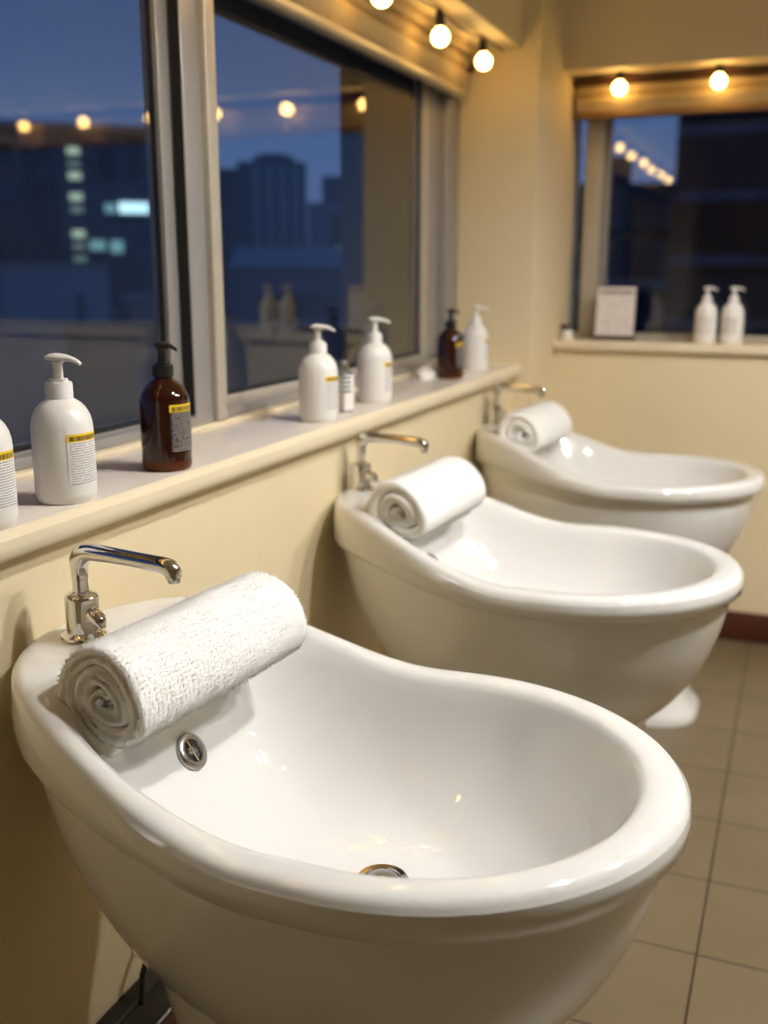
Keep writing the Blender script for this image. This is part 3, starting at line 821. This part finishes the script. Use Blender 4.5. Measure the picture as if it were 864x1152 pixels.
# A: long dark block with the lit stair windows
D1 = 60
r, h, t = building('office_block', 46, 33.6, D1, elev(148, D1, 39.8), 16, M['b_dark'], 'broad dark block with a column of lit windows behind the left pane')
boxes('roof_parapet', [(-h - .2, h + .2, -.25, .2, t - .1, t + .25)], M['b_grey'], r)
sc = D1 * radians(1) ; b0 = 14.0
zz = lambda py, d=D1: elev(py, d, 39.8) + 14.0
def xa(px, d=D1, az_c=39.8):
    # lateral position on the facade for a picture column
    az = math.degrees(math.atan((432 - px) / 1182)) + 22.2
    return d * math.tan(radians(az_c - az))
for py, hh, mt in ((172, 8, 'lit_g'), (186, 5, 'lit_g2'), (199, 8, 'lit_g'), (222, 8, 'lit_g'), (236, 7, 'lit_g2'), (263, 8, 'lit_g'), (277, 6, 'lit_g2'), (291, 6, 'lit_g2')):
    bwin(r, 'lit_window', xa(84), xa(98), zz(py + hh / 2), zz(py - hh / 2), M[mt])
for x0, x1, y0, y1, mt in ((138, 170, 227, 239, 'lit_c'), (173, 190, 227, 239, 'lit_c'), (122, 134, 229, 239, 'lit_t'), (176, 190, 252, 262, 'lit_g'), (103, 120, 270, 281, 'lit_t'), (126, 140, 270, 284, 'lit_t'), (122, 165, 243, 249, 'b_win')):
    bwin(r, 'lit_window' if mt != 'b_win' else 'dark_window', xa(x0), xa(x1), zz(y1), zz(y0), M[mt])
for x0, x1, y0, y1 in ((-4, 24, 165, 205), (-4, 24, 226, 236), (-4, 30, 248, 300), (34, 48, 170, 300), (52, 66, 170, 190), (52, 70, 200, 300), (115, 135, 165, 200), (150, 165, 155, 200), (122, 132, 165, 205)):
    bwin(r, 'dark_window', xa(x0), xa(x1), zz(y1), zz(y0), M['b_win'])
bwin(r, 'facade_band', xa(-6), xa(30), zz(224), zz(206), M['b_navy'])
# B: lower blue-grey block in front of it
D2 = 34
r, h, t = building('low_block', 46, 36.9, D2, elev(301, D2, 41), 8, M['b_blue'], 'low blue-grey block below the lit windows')
boxes('roof_edge', [(-h, h, -.12, 8, t, t + .15)], M['b_grey'], r)
bwin(r, 'dark_doorway', h * .62, h * .70, t - 2.4, t - .8, M['b_dark'])
# C: nearer rooftop wall
D3 = 15
r, h, t = building('rooftop_wall', 39.3, 24.5, D3, elev(372, D3, 32), .5, M['b_grey'], 'grey rooftop wall just outside the left window', base=-6)
boxes('wall_coping', [(-h - .05, h + .05, -.08, .58, t, t + .09)], M['b_tan'], r)
r, h, t = building('rooftop_hut', 36.0, 31.8, 22, elev(340, 22, 34), 3, M['b_tan'], 'small tan rooftop hut behind the grey rooftop wall', base=-6)
boxes('hut_roof', [(-h - .1, h + .1, -.15, 3.1, t, t + .12)], M['b_grey'], r)
# D: tower and neighbours
D4 = 110
r, h, t = building('tower_block', 30.0, 26.35, D4, elev(184, D4), 12, M['b_navy'], 'tall blue-grey tower with rounded top seen through the right pane')
prism('rounded_top', [(-h * .55, t), (-h * .5, t + .5), (-h * .2, t + .8), (h * .3, t + .8), (h * .62, t + .5), (h * .7, t)], 1, 0, 11, M['b_navy'], r)
for k in range(4): bwin(r, 'facade_fin', -h * .55 + h * .38 * k, -h * .55 + h * .38 * k + .7, 2, t - .5, M['b_blue'])
r, h, t = building('side_tower', 33.5, 30.0, 80, elev(192, 80), 12, M['b_dark'], 'dark tower beside the window post, left of the rounded tower')
bwin(r, 'facade_band', -h * .5, h * .5, t - 6, t - 5.6, M['b_win'])
r, h, t = building('mid_block', 26.3, 22.5, 90, elev(228, 90), 10, M['b_blue'], 'grey mid-rise block right of the rounded tower')
boxes('roof_room', [(-h * .6, h * .05, 1, 7, t, t + 2.2)], M['b_dark'], r)
bwin(r, 'dark_window', -h * .35, h * .05, t - 6, t - .8, M['b_win']); bwin(r, 'lit_window', -h * .2, -h * .02, t - 4.4, t - 3.6, M['lit_t'])
r, h, t = building('warehouse', 30.6, 22.0, 48, elev(300, 48), 9, M['b_dark'], 'low dark building with a pale blue roof below the tower')
prism('pitched_roof', [(-.3, t), (4.5, t + .95), (9.3, t)], 0, -h, h, M['b_roof'], r)
bwin(r, 'dark_window', -h * .6, h * .6, t - 2.4, t - 1.2, M['b_win'])
# E: seen through the far window
D5 = 46
r, h, t = building('facing_tower', 7.0, -9, D5, 24, 14, M['b_black'], 'black banded tower filling the far window', )
for k in range(6): bwin(r, 'facade_fin', h * (-.28 + .22 * k), h * (-.28 + .22 * k) + .5, 2, t - 1, M['b_navy'])
for k in range(5): bwin(r, 'floor_band', -h, h, 14 + EYE - 5 + 2.6 * k, 14 + EYE - 4.6 + 2.6 * k, M['b_navy'])
r, h, t = building('facing_block', 14.5, 6.6, 60, elev(208, 60, 10), 14, M['b_dark'], 'dark blue block left of the black banded tower in the far window')
for k in range(4): bwin(r, 'floor_band', -h, h, t - 3 - 2.7 * k, t - 2.4 - 2.7 * k, M['b_blue'] if k % 2 else M['b_win'])
boxes('roof_room', [(-h * .2, h * .35, 2, 7, t, t + 1.6)], M['b_navy'], r)
gm = pmat('city_ground', (.05, .05, .06), .9, vary=.3, vscale=.2)
struct(box('ground', -220, 60, -60, 240, -14.4, -14.0, gm))

# ------------------------------------------------------------------ dusk sky
w = bpy.data.worlds.new('dusk_sky'); S.world = w; w.use_nodes = True
N, L = w.node_tree.nodes, w.node_tree.links
bg = N['Background']
tc = N.new('ShaderNodeTexCoord'); sp = N.new('ShaderNodeSeparateXYZ'); L.new(tc.outputs['Generated'], sp.inputs[0])
cr = N.new('ShaderNodeValToRGB'); el = cr.color_ramp.elements
el[0].position = 0.0; el[0].color = (.10, .140, .275, 1)
el[1].position = .55; el[1].color = (.012, .036, .105, 1)
e = el.new(.12); e.color = (.066, .120, .265, 1)
e = el.new(.26); e.color = (.033, .077, .19, 1)
ns = N.new('ShaderNodeTexNoise'); ns.inputs['Scale'].default_value = 2.2; ns.inputs['Detail'].default_value = 4
L.new(tc.outputs['Generated'], ns.inputs['Vector'])
ma = N.new('ShaderNodeMath'); ma.operation = 'MULTIPLY_ADD'; L.new(ns.outputs['Fac'], ma.inputs[0]); ma.inputs[1].default_value = .06; L.new(sp.outputs[2], ma.inputs[2])
sb = N.new('ShaderNodeMath'); sb.operation = 'SUBTRACT'; L.new(ma.outputs[0], sb.inputs[0]); sb.inputs[1].default_value = .03
L.new(sb.outputs[0], cr.inputs['Fac']); L.new(cr.outputs['Color'], bg.inputs['Color'])
bg.inputs['Strength'].default_value = 1.0

# ------------------------------------------------------------------ camera
cam = bpy.data.cameras.new('camera'); co_ = bpy.data.objects.new('camera', cam); C.objects.link(co_)
co_.location = (0, 0, 1.4); co_.rotation_euler = (radians(90 - 13.3), 0, radians(22.2))
cam.sensor_fit = 'VERTICAL'; cam.sensor_height = 36; cam.sensor_width = 27; cam.lens = 1150 / 1152 * 36
cam.clip_start = .02; cam.clip_end = 600
cam.dof.use_dof = True; cam.dof.focus_distance = 1.38; cam.dof.aperture_fstop = 2.6
S.camera = co_
S.view_settings.view_transform = 'Standard'; S.view_settings.look = 'None'
S.view_settings.exposure = 0.14; S.view_settings.gamma = 1.0; S.view_settings.use_curve_mapping = False
S.cycles.use_denoising = True
S.cycles.max_bounces = 10; S.cycles.transparent_max_bounces = 16; S.cycles.diffuse_bounces = 5; S.cycles.glossy_bounces = 6
S.cycles.caustics_reflective = False; S.cycles.caustics_refractive = False
S.cycles.sample_clamp_indirect = 4.0
